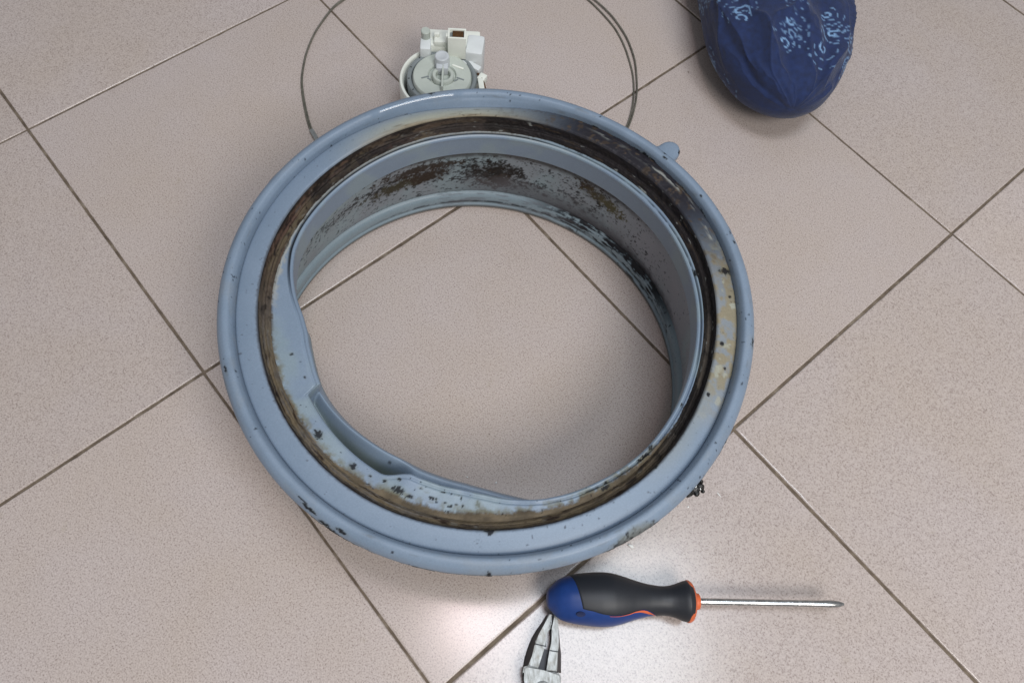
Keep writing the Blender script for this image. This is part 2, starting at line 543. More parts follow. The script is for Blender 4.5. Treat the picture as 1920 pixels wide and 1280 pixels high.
# painted shade mixed with dirt: brown line in the valley by the shoulder
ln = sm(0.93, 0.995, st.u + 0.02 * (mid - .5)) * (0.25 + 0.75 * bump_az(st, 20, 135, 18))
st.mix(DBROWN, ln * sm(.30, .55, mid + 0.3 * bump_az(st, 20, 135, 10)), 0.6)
st.mix(BASE * 0.86, 0.5 * sm(0.42, 0.7, big), 0.03)
st.mix(np.array([.235, .275, .325]), 0.55 * sm(.56, .70, st.noise(75, 5, 13, along=2.5, gain=.65)), 0.12)
st.mix(np.array([.16, .185, .215]), 0.6 * sm(.66, .76, st.noise(330, 4, 14, along=7, gain=.6)), 0.15)
spots = [(105.9, .62, .0022, .0010), (93, .44, .003, .0007), (90, .46, .003, .0006), (86.5, .44, .005, .0007), (80, .43, .004, .0006), (70, .46, .004, .0009), (66.5, .5, .0015, .0008),
         (62.3, .96, .0030, .0028), (45.5, .93, .003, .002), (43.6, .62, .0012, .0009), (42.6, .7, .0018, .0007), (47.5, .9, .003, .0016), (34, .93, .003, .002), (41.5, .5, .0016, .0007), (19, .5, .0016, .0006), (15, .62, .001, .0008),
         (50, .92, .003, .0012), (26, .93, .004, .002), (29, .72, .001, .0006),
         (236, .42, .004, .0010), (237.6, .50, .003, .0012), (239, .44, .0055, .0014), (241, .40, .007, .0012), (243.8, .38, .005, .0013), (234, .56, .004, .0009), (232, .6, .003, .0006),
         (241.5, .55, .003, .0012), (248, .36, .002, .0008), (254, .36, .001, .0007), (257.5, .38, .006, .0014), (263, .37, .008, .0006), (268, .37, .007, .0010), (270.2, .42, .0012, .0035), (274, .37, .008, .0008), (280, .36, .006, .0006),
         (296.5, .46, .006, .0032), (299, .53, .004, .0028), (301, .48, .005, .0022), (294, .42, .004, .0010), (304, .44, .002, .001), (314.4, .40, .003, .0016), (316, .38, .003, .0012), (318, .40, .0035, .0010), (323, .40, .004, .0008), (325, .42, .003, .0006), (327, .48, .0026, .0004), (329, .42, .0012, .0005), (200, .6, .003, .001), (150, .5, .003, .0008), (350, .55, .004, .001)]
L = st.s[-1].mean()
for (a, u, wa, wu) in spots:
    d = np.sqrt((((st.az - a + 180) % 360 - 180) * math.pi / 180 * .18 / wa) ** 2 + ((st.u - u) * L / wu) ** 2)
    st.mix(OLIVE * 1.3, .30 * sm(2.2, .9, d + 1.2 * (mid - .5)), 0.2)
    st.mix(BLACK, .95 * sm(1.30, .85, d * .85 + 2.2 * (fine - .5) + 1.3 * (mid - .5) + .1), 0.45, 0.0002)
# wet streak on the far side of the bead
dw = sm(.625, .64, st.u + .03 * (big - .5)) * (1 - sm(.80, .83, st.u + .03 * (big - .5))) * bump_az(st, 99, 121, 2)
st.dirt = np.maximum(st.dirt, dw)
# translucent grey residue patch on the near right
d = np.sqrt((((st.az - 299 + 180) % 360 - 180) / 4.5) ** 2 + ((st.u - .52) / .14) ** 2)
st.mix(np.array([.20, .215, .21]), 0.7 * sm(1.2, 0.5, d + 1.0 * (mid - .5)), 0.5)
st.mix(BLACK, 0.9 * sm(1.1, .6, d + 1.2 * (mid - .5)) * sm(.60, .72, st.noise(420, 3, 77)), 0.8)
st.mix(BLACK, sm(.80, .84, st.noise(420, 2, 31)) * 0.8, 0.5)
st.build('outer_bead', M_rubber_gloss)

# --- shoulder band
sh = [(.1708, .1045, 0), (.1712, .1062, 0), (.1709, .1078, 0), (.1698, .1088, 0), (.1670, .1096, 0), (.1630, .1104, 0), (.1595, .1108, 0), (.1575, .1108, 0), (.1562, .1099, 0)]
st = const_strip(sh, 34, np.linspace(1, 0, 34) ** .6)
fine = st.noise(800, 3, 21); mid = st.noise(220, 4, 22); strk = st.noise(500, 4, 23, along=6); big = st.noise(50, 3, 24)
far = bump_az(st, 80, 126, 16)
st.mix(CREAM, far * (0.35 + 0.6 * sm(0.2, 0.8, st.u)) * sm(.25, .6, big + .25), 0.3)
st.mix(TAN, far * 0.8 * sm(.74, .97, st.u + .25 * (strk - .5)), 0.5)
st.mix(BROWN, bump_az(st, 88, 118, 6) * 0.55 * sm(.55, .75, strk) * sm(.2, .6, st.u), 0.5)
rt = bump_az(st, 333, 18, 8)
st.mix(YELL * 1.15, rt * (0.30 + 0.45 * sm(.35, .6, mid)) * sm(0.0, 0.25, st.u + .2 * (mid - .3)), 0.5)
st.mix(CREAM, rt * sm(.62, .72, st.noise(160, 3, 61)), 0.4)
st.mix(CREAM * .75, bump_az(st, 312, 340, 8) * .35 * sm(.3, .9, st.u), 0.2)
dk = bump_az(st, 15, 80, 18)
st.mix(np.array([.018, .016, .021]), dk * sm(.12, .42, .55 * st.u + .55 * strk + .22), 0.9, 0.00012)
st.mix(BROWN, dk * 0.75 * sm(.60, .70, mid) * sm(.3, .55, strk), 0.9)
st.mix(BROWN * .75, dk * 0.6 * sm(.60, .72, st.noise(200, 3, 28)), 0.9)
# whitish flecks along the dark part
fl = np.exp(-((st.u - (.47 + .07 * np.sin(np.radians(st.az) * 9))) / .075) ** 2)
st.mix(PALE * 0.62, bump_az(st, 10, 60, 6) * fl * sm(.46, .58, st.noise(520, 3, 29, along=5)) * sm(.36, .48, st.noise(70, 2, 30)), 0.3, 0.0002)
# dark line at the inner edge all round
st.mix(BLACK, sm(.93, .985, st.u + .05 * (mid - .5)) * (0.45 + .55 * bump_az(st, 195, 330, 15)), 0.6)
st.mix(DBROWN, sm(.86, .96, st.u + .10 * (fine - .5)) * 0.5 * bump_az(st, 150, 330, 20), 0.4)
for (a, u, wa, wu) in [(270.5, .93, .003, .0012), (312, .95, .002, .0008), (2, .42, .0009, .0009), (349, .75, .0012, .001), (343, .5, .0008, .0006), (9, .4, .002, .003), (335, .8, .001, .0008)]:
    d = np.sqrt((((st.az - a + 180) % 360 - 180) * math.pi / 180 * .165 / wa) ** 2 + ((st.u - u) * .017 / wu) ** 2)
    st.mix(OLIVE * 1.3, .30 * sm(2.2, .9, d + 1.2 * (mid - .5)), 0.2)
    st.mix(BLACK, .95 * sm(1.25, .8, d * .85 + 1.8 * (fine - .5) + 1.0 * (mid - .5)), 0.4, 0.0002)
st.mix(DBROWN, sm(.81, .86, st.noise(500, 2, 33)) * 0.5, 0.5)
st.lift += np.clip(st.dirt, 0, 1) * (.0011 * (mid - .45) + .0007 * (fine - .5))
st.build('shoulder_band', M_rubber)

# --- groove full of grime, between shoulder and lip
gr = [(.1562, .1099, 0), (.1553, .1068, 0), (.1546, .1044, 0), (.1536, .1034, 0), (.1528, .1038, 0), (.1521, .1040, 0), (.1514, .1032, 0), (.1506, .1020, 0), (.1498, .1012, 0)]
st = const_strip(gr, 34)
fine = st.noise(900, 3, 41); mid = st.noise(240, 4, 42); strk = st.noise(650, 4, 43, along=8); big = st.noise(40, 3, 44)
lightf = bump_az(st, 112, 172, 14); nearf = bump_az(st, 188, 318, 14); darkf = bump_az(st, 318, 92, 14)
st.mix(BROWN * .8, np.ones_like(st.u) * 0.97 - .22 * bump_az(st, 190, 262, 18), 0.8)
st.mix(TAN * .60, nearf * (.35 + .6 * sm(.3, .6, strk)), 0.7)
st.mix(DBROWN, nearf * sm(.56, .70, st.noise(380, 4, 45, along=4)), 0.7)
st.mix(TAN * .50, lightf * sm(.38, .60, strk) * sm(.15, .5, st.u), 0.7)
st.mix(np.array([.11, .060, .045]), lightf * 0.7 * sm(.5, .66, st.noise(300, 3, 46, along=9)), 0.7)
st.mix(DBROWN, lightf * sm(.55, .68, mid), 0.8)
st.mix(np.array([.013, .011, .013]), np.maximum(darkf, .75 * bump_az(st, 60, 150, 20) * sm(.35, .55, st.u + .3 * (strk - .5))) * (0.85 + .15 * strk), 0.6, 0.0002)
st.mix(BROWN * .7, darkf * 0.55 * sm(.60, .72, strk), 0.6)
st.mix(np.array([.075, .062, .05]), bump_az(st, 318, 356, 8) * sm(.45, .65, st.u + .2 * strk) * .8, 0.8)
st.mix(PALE * 0.6, sm(.70, .78, st.noise(420, 3, 47, along=3)) * (0.25 + .5 * darkf), 0.3)
st.mix(BLACK, sm(.22, .02, st.u + .12 * (mid - .5)) * (0.55 + .45 * nearf), 0.8)
st.mix(BLACK, .8 * np.exp(-((st.u - .42) / .05) ** 2) * sm(.35, .6, st.noise(150, 3, 48)), .7)
blot = st.noise(110, 5, 49, along=2.0, gain=.65)
st.mix(np.array([.016, .013, .012]), (.85 - .60 * bump_az(st, 190, 305, 14)) * sm(.52, .62, blot), 0.7)
st.mix(TAN * .55, .55 * bump_az(st, 100, 318, 20) * sm(.40, .28, blot), 0.7)
st.lift += .0014 * (mid - .5) + .0006 * (fine - .5)
st.build('grimy_groove', M_rubber)

# --- sealing lip: flat shelf, crease, rolled edge and face
RD = tab([(0, .1528), (20, .1522), (35, .1510), (50, .1500), (62, .1482), (72, .1490), (80, .1488), (100, .1487), (120, .1487), (150, .1488), (165, .1485), (180, .1486), (200, .1490),
          (215, .1487), (225, .1481), (236, .1470), (246, .1457), (256, .1448), (266, .1443), (278, .1446), (290, .1460), (305, .1462), (315, .1478), (330, .1496), (345, .1512)])
t_ = np.linspace(0, 1, 46)[:, None]
one = np.ones(NA)[None, :]
r0, z0 = .1498, .1012
zface = (.0795 + .012 * BUL)[None, :]
# pieces: shelf (0-.62), groove crease, bead, face
keyr = [r0 * one, (RLn + .0044)[None, :], (RLn + .0033)[None, :], (RLn + .0022)[None, :], (RLn + .0014)[None, :], (RLn + .0004)[None, :], RLn[None, :], (RLn + .0003)[None, :], (RLn + .0009)[None, :], (RLn + .0016)[None, :]]
crd = .0020 * (1 - DIP) * (1 - .7 * BUL)
keyz = [z0 * one, .1016 * one, (.1016 - crd)[None, :], .1016 * one, .1018 * one, .1010 * one, .0996 * one, .0978 * one, (.5 * .0978 + .5 * zface), zface]
# hump where the notch ends
hump = .0020 * np.exp(-((AZ - 249) / 5.0) ** 2)
hump = hump + .0032 * (fbm(np.stack([np.cos(AR) * 6.5, np.sin(AR) * 6.5, 0 * AR + 8.2], -1), 3, 67) - .5) * sm(240, 250, AZ) * (1 - sm(285, 305, AZ))
keyz = [k + hump[None, :] * (1 if 0 < i < 6 else 0) for i, k in enumerate(keyz)]
cnt = [15, 3, 3, 3, 4, 4, 4, 6, 8]
Rr, Zz = [keyr[0]], [keyz[0]]
for k in range(9):
    for q in range(1, cnt[k] + 1):
        f = q / cnt[k]
        Rr.append(keyr[k] * (1 - f) + keyr[k + 1] * f); Zz.append(keyz[k] * (1 - f) + keyz[k + 1] * f)
st = Strip(np.vstack(Rr), np.vstack(Zz), np.zeros((len(Rr), 1)))
fine = st.noise(900, 3, 51); mid = st.noise(230, 4, 52); big = st.noise(45, 3, 54)
st.mix(GREEN * 1.02, 0.5 * sm(.4, .65, big), 0.0)
top = (np.arange(st.n) < 30)[:, None] * np.ones((1, NA))
rr_ = np.vstack(Rr)
jag = .0016 * (mid - .5) + .0012 * (fine - .5) + .0018 * (st.noise(90, 3, 55) - .5)
wf = (1 + 2.0 * bump_az(st, 190, 322, 12))
dm = sm(-.0004, .0006, (rr_ - RD[None, :] + jag * (1 + .6 * (wf - 1))) / wf) * top
blk = bump_az(st, 322, 72, 10); nearf = bump_az(st, 190, 322, 12)
dc = DBROWN[None, None, :] * (1 - blk[..., None]) + np.array([.016, .015, .018])[None, None, :] * blk[..., None]
dc = dc * (1 - nearf[..., None]) + (np.array([.150, .118, .078]) * (0.10 + 1.45 * st.noise(210, 5, 56, along=2.5, gain=.65))[..., None]) * nearf[..., None]
st.mix(dc, dm, 0.6, 0.00025)
# feathered brown haze inside the dirt edge on the near and left sides
st.mix(np.array([.17, .16, .10]), 0.60 * sm(-.0045, -.0002, rr_ - RD[None, :] + 2.6 * jag) * (1 - sm(.0, .0008, rr_ - RD[None, :] + jag)) * top * bump_az(st, 192, 318, 12) * sm(.35, .55, mid), 0.3)
st.mix(PALE * .9, 0.85 * np.exp(-((rr_ - RD[None, :] + .0003 + jag) / .0008) ** 2) * top * bump_az(st, 80, 175, 8), 0.2, 0.0002)
st.mix(PALE * .75, 0.8 * sm(.45, .6, mid) * top * bump_az(st, 165, 182, 6) * sm(.1445, .147, rr_), 0.2)
# dark crack in the crease
idx = np.abs(np.arange(st.n) - 18)[:, None] * np.ones((1, NA))
crm = np.exp(-(idx / (1.3 + 1.5 * bump_az(st, 78, 176, 10))) ** 2)
st.mix(BLACK, crm * (bump_az(st, 76, 176, 10) + .9 * bump_az(st, 345, 80, 8) * sm(.30, .45, st.noise(120, 3, 57)) + .9 * bump_az(st, 288, 316, 5) * sm(.48, .6, st.noise(150, 3, 58))), 0.8)
st.mix(PALE * 1.05, 0.35 * np.exp(-((np.arange(st.n)[:, None] - 24) / 2.0) ** 2) * bump_az(st, 60, 140, 15), 0.0)
st.mix(BLACK, sm(.80, .85, st.noise(520, 2, 59)) * .85 * bump_az(st, 200, 330, 10), 0.5)
for (a, r, wa, wu) in [(243, .1405, .0012, .0009), (239, .1425, .001, .0007), (252, .1360, .0018, .0003), (254, .1372, .0012, .0003), (256, .1400, .0018, .0008), (259, .1412, .0012, .0005), (262, .1410, .0008, .0006), (263.6, .1410, .0008, .0007), (260.5, .1425, .0010, .0005),
                       (262, .1352, .0014, .0003), (263, .1364, .0004, .0012), (258, .1348, .0012, .0003), (267.5, .1395, .0014, .0016), (301, .1449, .0014, .0008), (316, .1462, .0018, .0010), (313, .1470, .004, .0012), (300, .1475, .003, .001), (331, .1475, .001, .0006), (11, .1495, .002, .001), (206, .135, .001, .0006), (198, .139, .0008, .0006), (246, .136, .001, .0006), (247, .1425, .003, .0016), (234, .1440, .002, .0014), (222, .1450, .0022, .0018), (250, .1432, .002, .001)]:
    d = np.sqrt((((st.az - a + 180) % 360 - 180) * math.pi / 180 * .142 / wa) ** 2 + ((rr_ - r) / wu) ** 2)
    pale = 0.55 if a in (267.5,) else 1.0
    st.mix(OLIVE * 1.4, top * .28 * sm(2.4, .9, d + 1.2 * (mid - .5)), 0.2)
    st.mix(BLACK if pale == 1.0 else OLIVE, top * .92 * pale * sm(1.25, .8, d * .8 + 2.0 * (fine - .5) + 1.2 * (mid - .5) + .1), 0.4)
st.lift += dm * .0008 * (mid - .4)
st.build('sealing_lip', M_rubber)

# --- inner wall, with the bulging collar on the near left
keys = []
ww = lambda z: np.clip((0.1 - z) / .096, 0, 1)
VAL = DIP * (.40 + .60 * sm(212, 230, AZ))
rn = [(RLn + .0016), .1512 * np.ones(NA), .1530 * np.ones(NA), .1555 * np.ones(NA), .1590 * np.ones(NA), .1618 * np.ones(NA), .1632 * np.ones(NA)]
zn = [.0795, .0770, .0740, .0580, .0360, .0220, .0185]
rb_ = [(RLn + .0016), RB + .0090 + VAL * (RLn + .0010 - RB - .0090), RB + .0034, RB - .0002, RB + .0035, .1545 * np.ones(NA), .1632 * np.ones(NA)]
zb_ = [.0915 + 0 * AZ, .0885 - .0200 * VAL, .0900 + .0015 * VAL, .0800, .0660, .0330, .0185]
KR = [a * (1 - BUL) + b * BUL for a, b in zip(rn, rb_)]
KZ = [a * (1 - BUL) + b * BUL for a, b in zip(zn, zb_)]
# offset weight fades out where the bulge is measured directly
nseg = [6, 12, 24, 28, 18, 8]
Rr, Zz, Ww = [KR[0]], [KZ[0]], [ww(KZ[0]) * 0]
def hermite(a, b, c, d, f):
    m1, m2 = .35 * (c - a), .35 * (d - b)
    return (2 * f**3 - 3 * f**2 + 1) * b + (f**3 - 2 * f**2 + f) * m1 + (-2 * f**3 + 3 * f**2) * c + (f**3 - f**2) * m2
for k in range(6):
    for q in range(1, nseg[k] + 1):
        f = q / nseg[k]
        a, b, c, d = max(k - 1, 0), k, k + 1, min(k + 2, 6)
        Rr.append(hermite(KR[a], KR[b], KR[c], KR[d], f))
        z = hermite(KZ[a], KZ[b], KZ[c], KZ[d], f)
        Zz.append(z)
        wq = ww(z) * (1 - BUL * sm(.045, .07, z))
        Ww.append(wq if k > 0 else wq * f)
st = Strip(np.vstack(Rr), np.vstack(Zz), np.vstack(Ww))
Zr = np.vstack(Zz)
fine = st.noise(700, 3, 71); mid = st.noise(200, 4, 72); big = st.noise(38, 3, 74)
st.mix(GREEN, np.ones_like(st.u) * .75, 0.0)
wallz = bump_az(st, 345, 165, 8)
st.mix(GREYP * 1.05, wallz * .55 * sm(.36, .66, big + .18 * bump_az(st, 340, 45, 15)), 0.2)
st.mix(GREYP * 1.25, bump_az(st, 338, 44, 12) * .75 * sm(.2, .8, big), 0.1)
# mould specks: density follows a few clouds
cloud = 0.25 * bump_az(st, 30, 150, 15)
for (a, z, wa, wz, k) in [(116, .050, 20, .016, .75), (108, .052, 12, .016, .9), (88, .046, 13, .020, 1.0), (92, .060, 16, .010, .55), (76, .035, 16, .016, .60), (54, .062, 10, .012, .85), (60, .040, 12, .016, .6), (140, .052, 16, .012, .62), (152, .05, 10, .01, .5), (40, .045, 14, .02, .4)]:
    d2 = (((st.az - a + 180) % 360 - 180) / wa) ** 2 + ((Zr - z) / wz) ** 2
    cloud = np.maximum(cloud, k * np.exp(-d2))
sp = st.noise(620, 3, 75, along=1.3)
thr = .72 - .31 * cloud
st.mix(BLACK, wallz * .80 * sm(thr, thr + .11, sp), 0.5, 0.0001)
st.mix(np.array([.105, .10, .105]), wallz * .55 * sm(.35, .85, cloud + .5 * (st.noise(90, 4, 79) - .5)), 0.3)
bl = st.noise(260, 5, 76, along=1.4, gain=.68)
thr2 = .70 - .27 * cloud
st.mix(np.array([.016, .013, .012]), wallz * .90 * sm(thr2, thr2 + .10, bl), 0.7, 0.0001)
# brown-green blotch clusters
for (a, z, wa, wz, c) in [(117, .0475, 9, .006, np.array([.050, .043, .025])), (108, .050, 5, .006, DBROWN), (110, .0625, 12, .0045, DBROWN), (88.5, .0500, 6.5, .010, np.array([.016, .012, .010])), (86, .036, 5, .008, DBROWN), (58, .066, 3.0, .005, DBROWN), (53, .062, 4.5, .006, np.array([.07, .058, .032])), (49, .059, 3.5, .005, np.array([.09, .078, .042]))]:
    d = np.sqrt((((st.az - a + 180) % 360 - 180) / wa) ** 2 + ((Zr - z) / wz) ** 2)
    st.mix(c * 2.2, .35 * sm(1.5, .5, d + 1.6 * (mid - .5)), 0.3)
    st.mix(c, .92 * sm(1.15, .65, d * .80 + 2.4 * (mid - .5) + 2.8 * (fine - .5) + .12), 0.5, 0.0001)
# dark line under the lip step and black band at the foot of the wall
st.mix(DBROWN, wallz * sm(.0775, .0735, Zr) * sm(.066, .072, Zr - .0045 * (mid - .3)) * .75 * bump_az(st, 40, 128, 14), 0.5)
st.mix(BLACK, sm(.034, .019, Zr + .010 * (mid - .5)) * bump_az(st, 16, 68, 12), 0.9)
st.mix(GREYP * .55, .7 * sm(.050, .028, Zr + .016 * (mid - .5)) * bump_az(st, 40, 95, 14), 0.5)
# greenish tint of the collar bulge
bz = BUL[None, :] * np.ones_like(st.u)
st.mix(BASE * 1.08, bz * .9, 0.0)
st.mix(np.array([.19, .235, .225]), bz * .8 * sm(.0875, .078, Zr), 0.1)
st.mix(np.array([.20, .215, .15]), bz * .45 * sm(.085, .076, Zr) * bump_az(st, 232, 292, 12), 0.2)
for (a, z, wa, wz) in [(240, .087, .0018, .0005), (228, .084, .001, .0005), (238, .0865, .0012, .0006)]:
    d = np.sqrt((((st.az - a + 180) % 360 - 180) * math.pi / 180 * .125 / wa) ** 2 + ((Zr - z) / wz) ** 2)
    st.mix(BLACK, .8 * sm(1.1, .7, d + fine - .5), 0.5)
st.build('inner_wall', M_rubber)

# --- base rim standing on the tiles, and the outer wall going back up
rim = [(.1632, .0185, .849), (.1612, .0172, .86), (.1600, .0150, .885), (.1597, .0115, .92), (.1600, .0085, .953), (.1610, .0070, .97), (.1606, .0060, .979), (.1597, .0048, .99), (.1597, .0028, 1.01), (.1606, .0010, 1.03), (.1630, .0005, 1.036), (.1655, .0010, 1.03)]
st = const_strip(rim, 44)
fine = st.noise(800, 3, 81); mid = st.noise(230, 4, 82); strk = st.noise(700, 4, 83, along=7)
st.mix(GREEN * .95, np.ones_like(st.u) * .6, 0)
dk = bump_az(st, 18, 70, 10)
st.mix(BLACK, dk * sm(.48, .60, .55 * strk + .30 * mid + .22 * sm(.5, .0, st.u)), 0.9)
st.mix(BLACK, .9 * np.exp(-((st.u - .46) / .07) ** 2) * bump_az(st, 16, 118, 16) * sm(.35, .55, mid), 0.7)
st.mix(GREYP * .6, .5 * bump_az(st, 60, 105, 10) * sm(.5, .65, strk), 0.5)
st.mix(BLACK, sm(.76, .80, st.noise(430, 2, 84)) * bump_az(st, 338, 60, 10) * .8, 0.5)
st.mix(np.array([.13, .12, .11]), .8 * sm(.60, .72, st.u), 0.3)
st.build('base_rim', M_rubber)

ow = [(.1655, .0010, 1.03), (.1668, .0040, 1.0), (.1665, .0140, .9), (.1640, .0220, .81), (.1668, .0320, .7), (.1672, .0400, .62), (.1630, .0470, .55), (.1632, .0560, .46), (.1668, .0650, .36), (.1650, .0760, .25), (.1628, .0860, .15), (.1645, .0940, .06), (.1700, .0985, 0)]
st = const_strip(ow, 60)
st.mix(GREYP, .4 * sm(.45, .7, st.noise(60, 4, 91)), 0.2)
st.mix(BLACK, sm(.74, .80, st.noise(300, 3, 92)) * .7, 0.4)
st.build('outer_wall', M_rubber)

def flat_stain(o, col=BASE, spots=()):
    me = o.data
    at = me.color_attributes.new('stain', 'FLOAT_COLOR', 'POINT')
    co = np.empty(len(me.vertices) * 3); me.vertices.foreach_get('co', co); co = co.reshape(-1, 3)
    rgba = np.tile(np.r_[col, 0.0], (len(co), 1))
    fn = fbm(co * 700, 3, 5)
    for (c, r) in spots:
        m = sm(1.1, .8, np.linalg.norm(co - np.array(c), axis=1) / r + 1.0 * (fn - .5))
        rgba = rgba * (1 - m[:, None]) + np.r_[BLACK, .8] * m[:, None]
    at.data.foreach_set('color', rgba.astype(np.float32).ravel())

# round ear standing out of the bead
bm = bmesh.new()
a = rad(44.2)
er = Vector((math.cos(a), math.sin(a), 0)); et = Vector((-math.sin(a), math.cos(a), 0))
rows = []
outline = []
for k in range(60):
    f = k / 59
    if f < .25:
        q = f / .25; outline.append((.176 + q * .0115, -.0125 + .0042 * sm(0, 1, np.array(q))))
    elif f > .75:
        q = (1 - f) / .25; outline.append((.176 + q * .0115, .0125 - .0042 * sm(0, 1, np.array(q))))
    else:
        q = (f - .25) / .5 * math.pi - math.pi / 2
        outline.append((.1875 + .0100 * math.cos(q), .0083 * math.sin(q)))
for ins, z in ((.0022, .1035), (.0, .1050), (.0, .1085), (.0008, .1100), (.0022, .1108), (.0060, .1112)):
    row = []
    cxr = .1850
    for (r, tt) in outline:
        v = Vector((r - cxr, tt)); L_ = v.length
        v = v * max(0.05, (L_ - ins) / L_)
        p = er * (cxr + v.x) + et * v.y
        row.append(bm.verts.new((p.x, p.y, z)))
    rows.append(row)
for A, B in zip(rows, rows[1:]):
    for k in range(59):
        bm.faces.new((A[k], A[k + 1], B[k + 1], B[k]))
    bm.faces.new((A[59], A[0], B[0], B[59]))
cap(bm, rows[-1]); cap(bm, rows[0], True)
bmesh.ops.triangulate(bm, faces=[f for f in bm.faces if len(f.verts) > 4])
bmesh.ops.subdivide_edges(bm, edges=bm.edges, cuts=2, use_grid_fill=True)
o = from_bm('ear_tab', bm, M_rubber, GZ, ang=60)
e1 = er * .1930 + et * -.0070
flat_stain(o, BASE * .96, [((e1.x, e1.y, .1090), .0022)])

# clump of black gunk clinging to the bead, with grit
bm = bmesh.new()
for (dx, dy, dz, s) in ((0, 0, 0, .0036), (.0035, .0018, .0004, .0030), (-.0034, -.0022, -.0004, .0028), (.0020, .0042, .0006, .0026), (.0048, .0050, 0, .0018), (.006, -.001, -.001, .0013), (-.001, .003, .0015, .0022), (.0012, -.0028, .001, .0018), (.0058, .0022, -.0006, .0012)):
    r = bmesh.ops.create_icosphere(bm, subdivisions=3, radius=s)
    for v in r['verts']:
        p = v.co * 600
        k = fbm(np.array([[p.x + dx * 999, p.y, p.z]]), 3, 3)[0]
        v.co = v.co * (0.62 + .75 * k) + Vector((dx, dy, dz))
ca = rad(315.3)
gk = from_bm('grime_clump', bm, M_gunk, GZ, ang=50)
gk.location = (.1828 * math.cos(ca), .1828 * math.sin(ca), .1035)
gk['label'] = 'wet black clump of mould on the rim edge'
bm = bmesh.new()
for (dx, dy, s) in ((.0006, .0009, .0018), (.0032, -.0006, .0012)):
    vs = rbox(bm, (dx, dy, .0034), (s, .0006, .0004), .0001, rz=.9 + dx * 300)
b = from_bm('white_fleck', bm, M_crumb, gk)

# ------------------------------------------------------------------ clamp wire behind the gasket
wr = empty('clamp_wire', (-.0185, .298, 0), 'thin grey steel clamp wire in a big open loop lying behind the gasket', 'wire')
off = Vector((-.0185, .298, 0))
La = [(-.1530, .2030), (-.1640, .2210), (-.1699, .2362), (-.1769, .2626), (-.1805, .2858), (-.1796, .3156), (-.1739, .3440), (-.1614, .3743), (-.1515, .3882), (-.125, .4185), (-.09, .4425), (-.05, .4575), (-.01, .4610), (.03, .4540), (.068, .4365)]
Lb = [(-.1505, .2030), (-.1618, .2200), (-.1684, .2362), (-.1758, .2626), (-.1799, .2858), (-.1792, .3156), (-.1733, .3450), (-.1606, .3760), (-.1505, .3900), (-.123, .4220), (-.088, .4470), (-.049, .4625), (-.008, .4660), (.034, .4590), (.073, .4400)]
Ra = [(.1024, .4066), (.1254, .3734), (.1355, .3464), (.1413, .3141), (.1415, .2896), (.1382, .2668), (.1314, .2446), (.118, .222), (.100, .203)]
Rb = [(.1083, .4071), (.1259, .3844), (.1385, .3573), (.1447, .3290), (.1452, .3027), (.1440, .2854), (.1405, .2669), (.1330, .2440), (.1195, .2210), (.101, .2015)]
def wire_pts(L, z0, z1):
    c = catmull([(x, y, 0) for x, y in L], 150)
    return [Vector((p[0], p[1], z0 + (z1 - z0) * (0.5 - 0.5 * math.cos(i / 149 * 2 * math.pi)))) - off for i, p in enumerate(c)]
bm = bmesh.new(); tube(bm, wire_pts(La + Ra, .0010, .0015), .00082, 10); from_bm('strand', bm, M_wire, wr, ang=80)
bm = bmesh.new(); tube(bm, wire_pts(Lb + Rb, .0011, .0028), .00082, 10); from_bm('strand', bm, M_wire, wr, ang=80)
bm = bmesh.new()
rbox(bm, Vector((-.1615, .2185, .0024)) - off, (.0040, .0120, .0026), .0008, rz=rad(30))
rbox(bm, Vector((-.1560, .2085, .0030)) - off, (.0034, .0120, .0036), .0008, rz=rad(34))
from_bm('end_clip', bm, M_lug, wr)

# ------------------------------------------------------------------ drain pump
PX, PY = -.0440, .2500
pu = empty('drain_pump', (PX, PY, 0), 'small white plastic drain pump lying behind the gasket with its round face up', 'pump')
def loc(p): return (p[0] - PX, p[1] - PY, p[2])
# white casing: a crescent shell round the left
bm = bmesh.new()
lathe(bm, [(.0345, .0), (.0385, .001), (.0392, .020), (.0390, .041), (.0380, .0435), (.0362, .0437), (.0352, .042), (.0345, .030), (.0345, .0)], (0, .0035, 0), 60, rad(62), rad(262))
from_bm('casing', bm, M_white, pu)
bm = bmesh.new()
rows = lathe(bm, [(.0300, 0), (.0310, .0015), (.0312, .030), (.0314, .046), (.0306, .0472), (.0285, .0474), (.0272, .0465), (.0268, .0440)], (-.0005, .0020, 0), 72)
cap(bm, rows[0], True); cap(bm, rows[-1])
from_bm('motor_ring', bm, M_greyp, pu)
bm = bmesh.new()
for k in range(5):
    an = rad(135 + k * 26)
    rbox(bm, (-.0005 + .0294 * math.cos(an), .002 + .0294 * math.sin(an), .0474), (.0016, .0008, .0004), .0001, rz=an)
from_bm('motor_teeth', bm, M_blackp, pu)
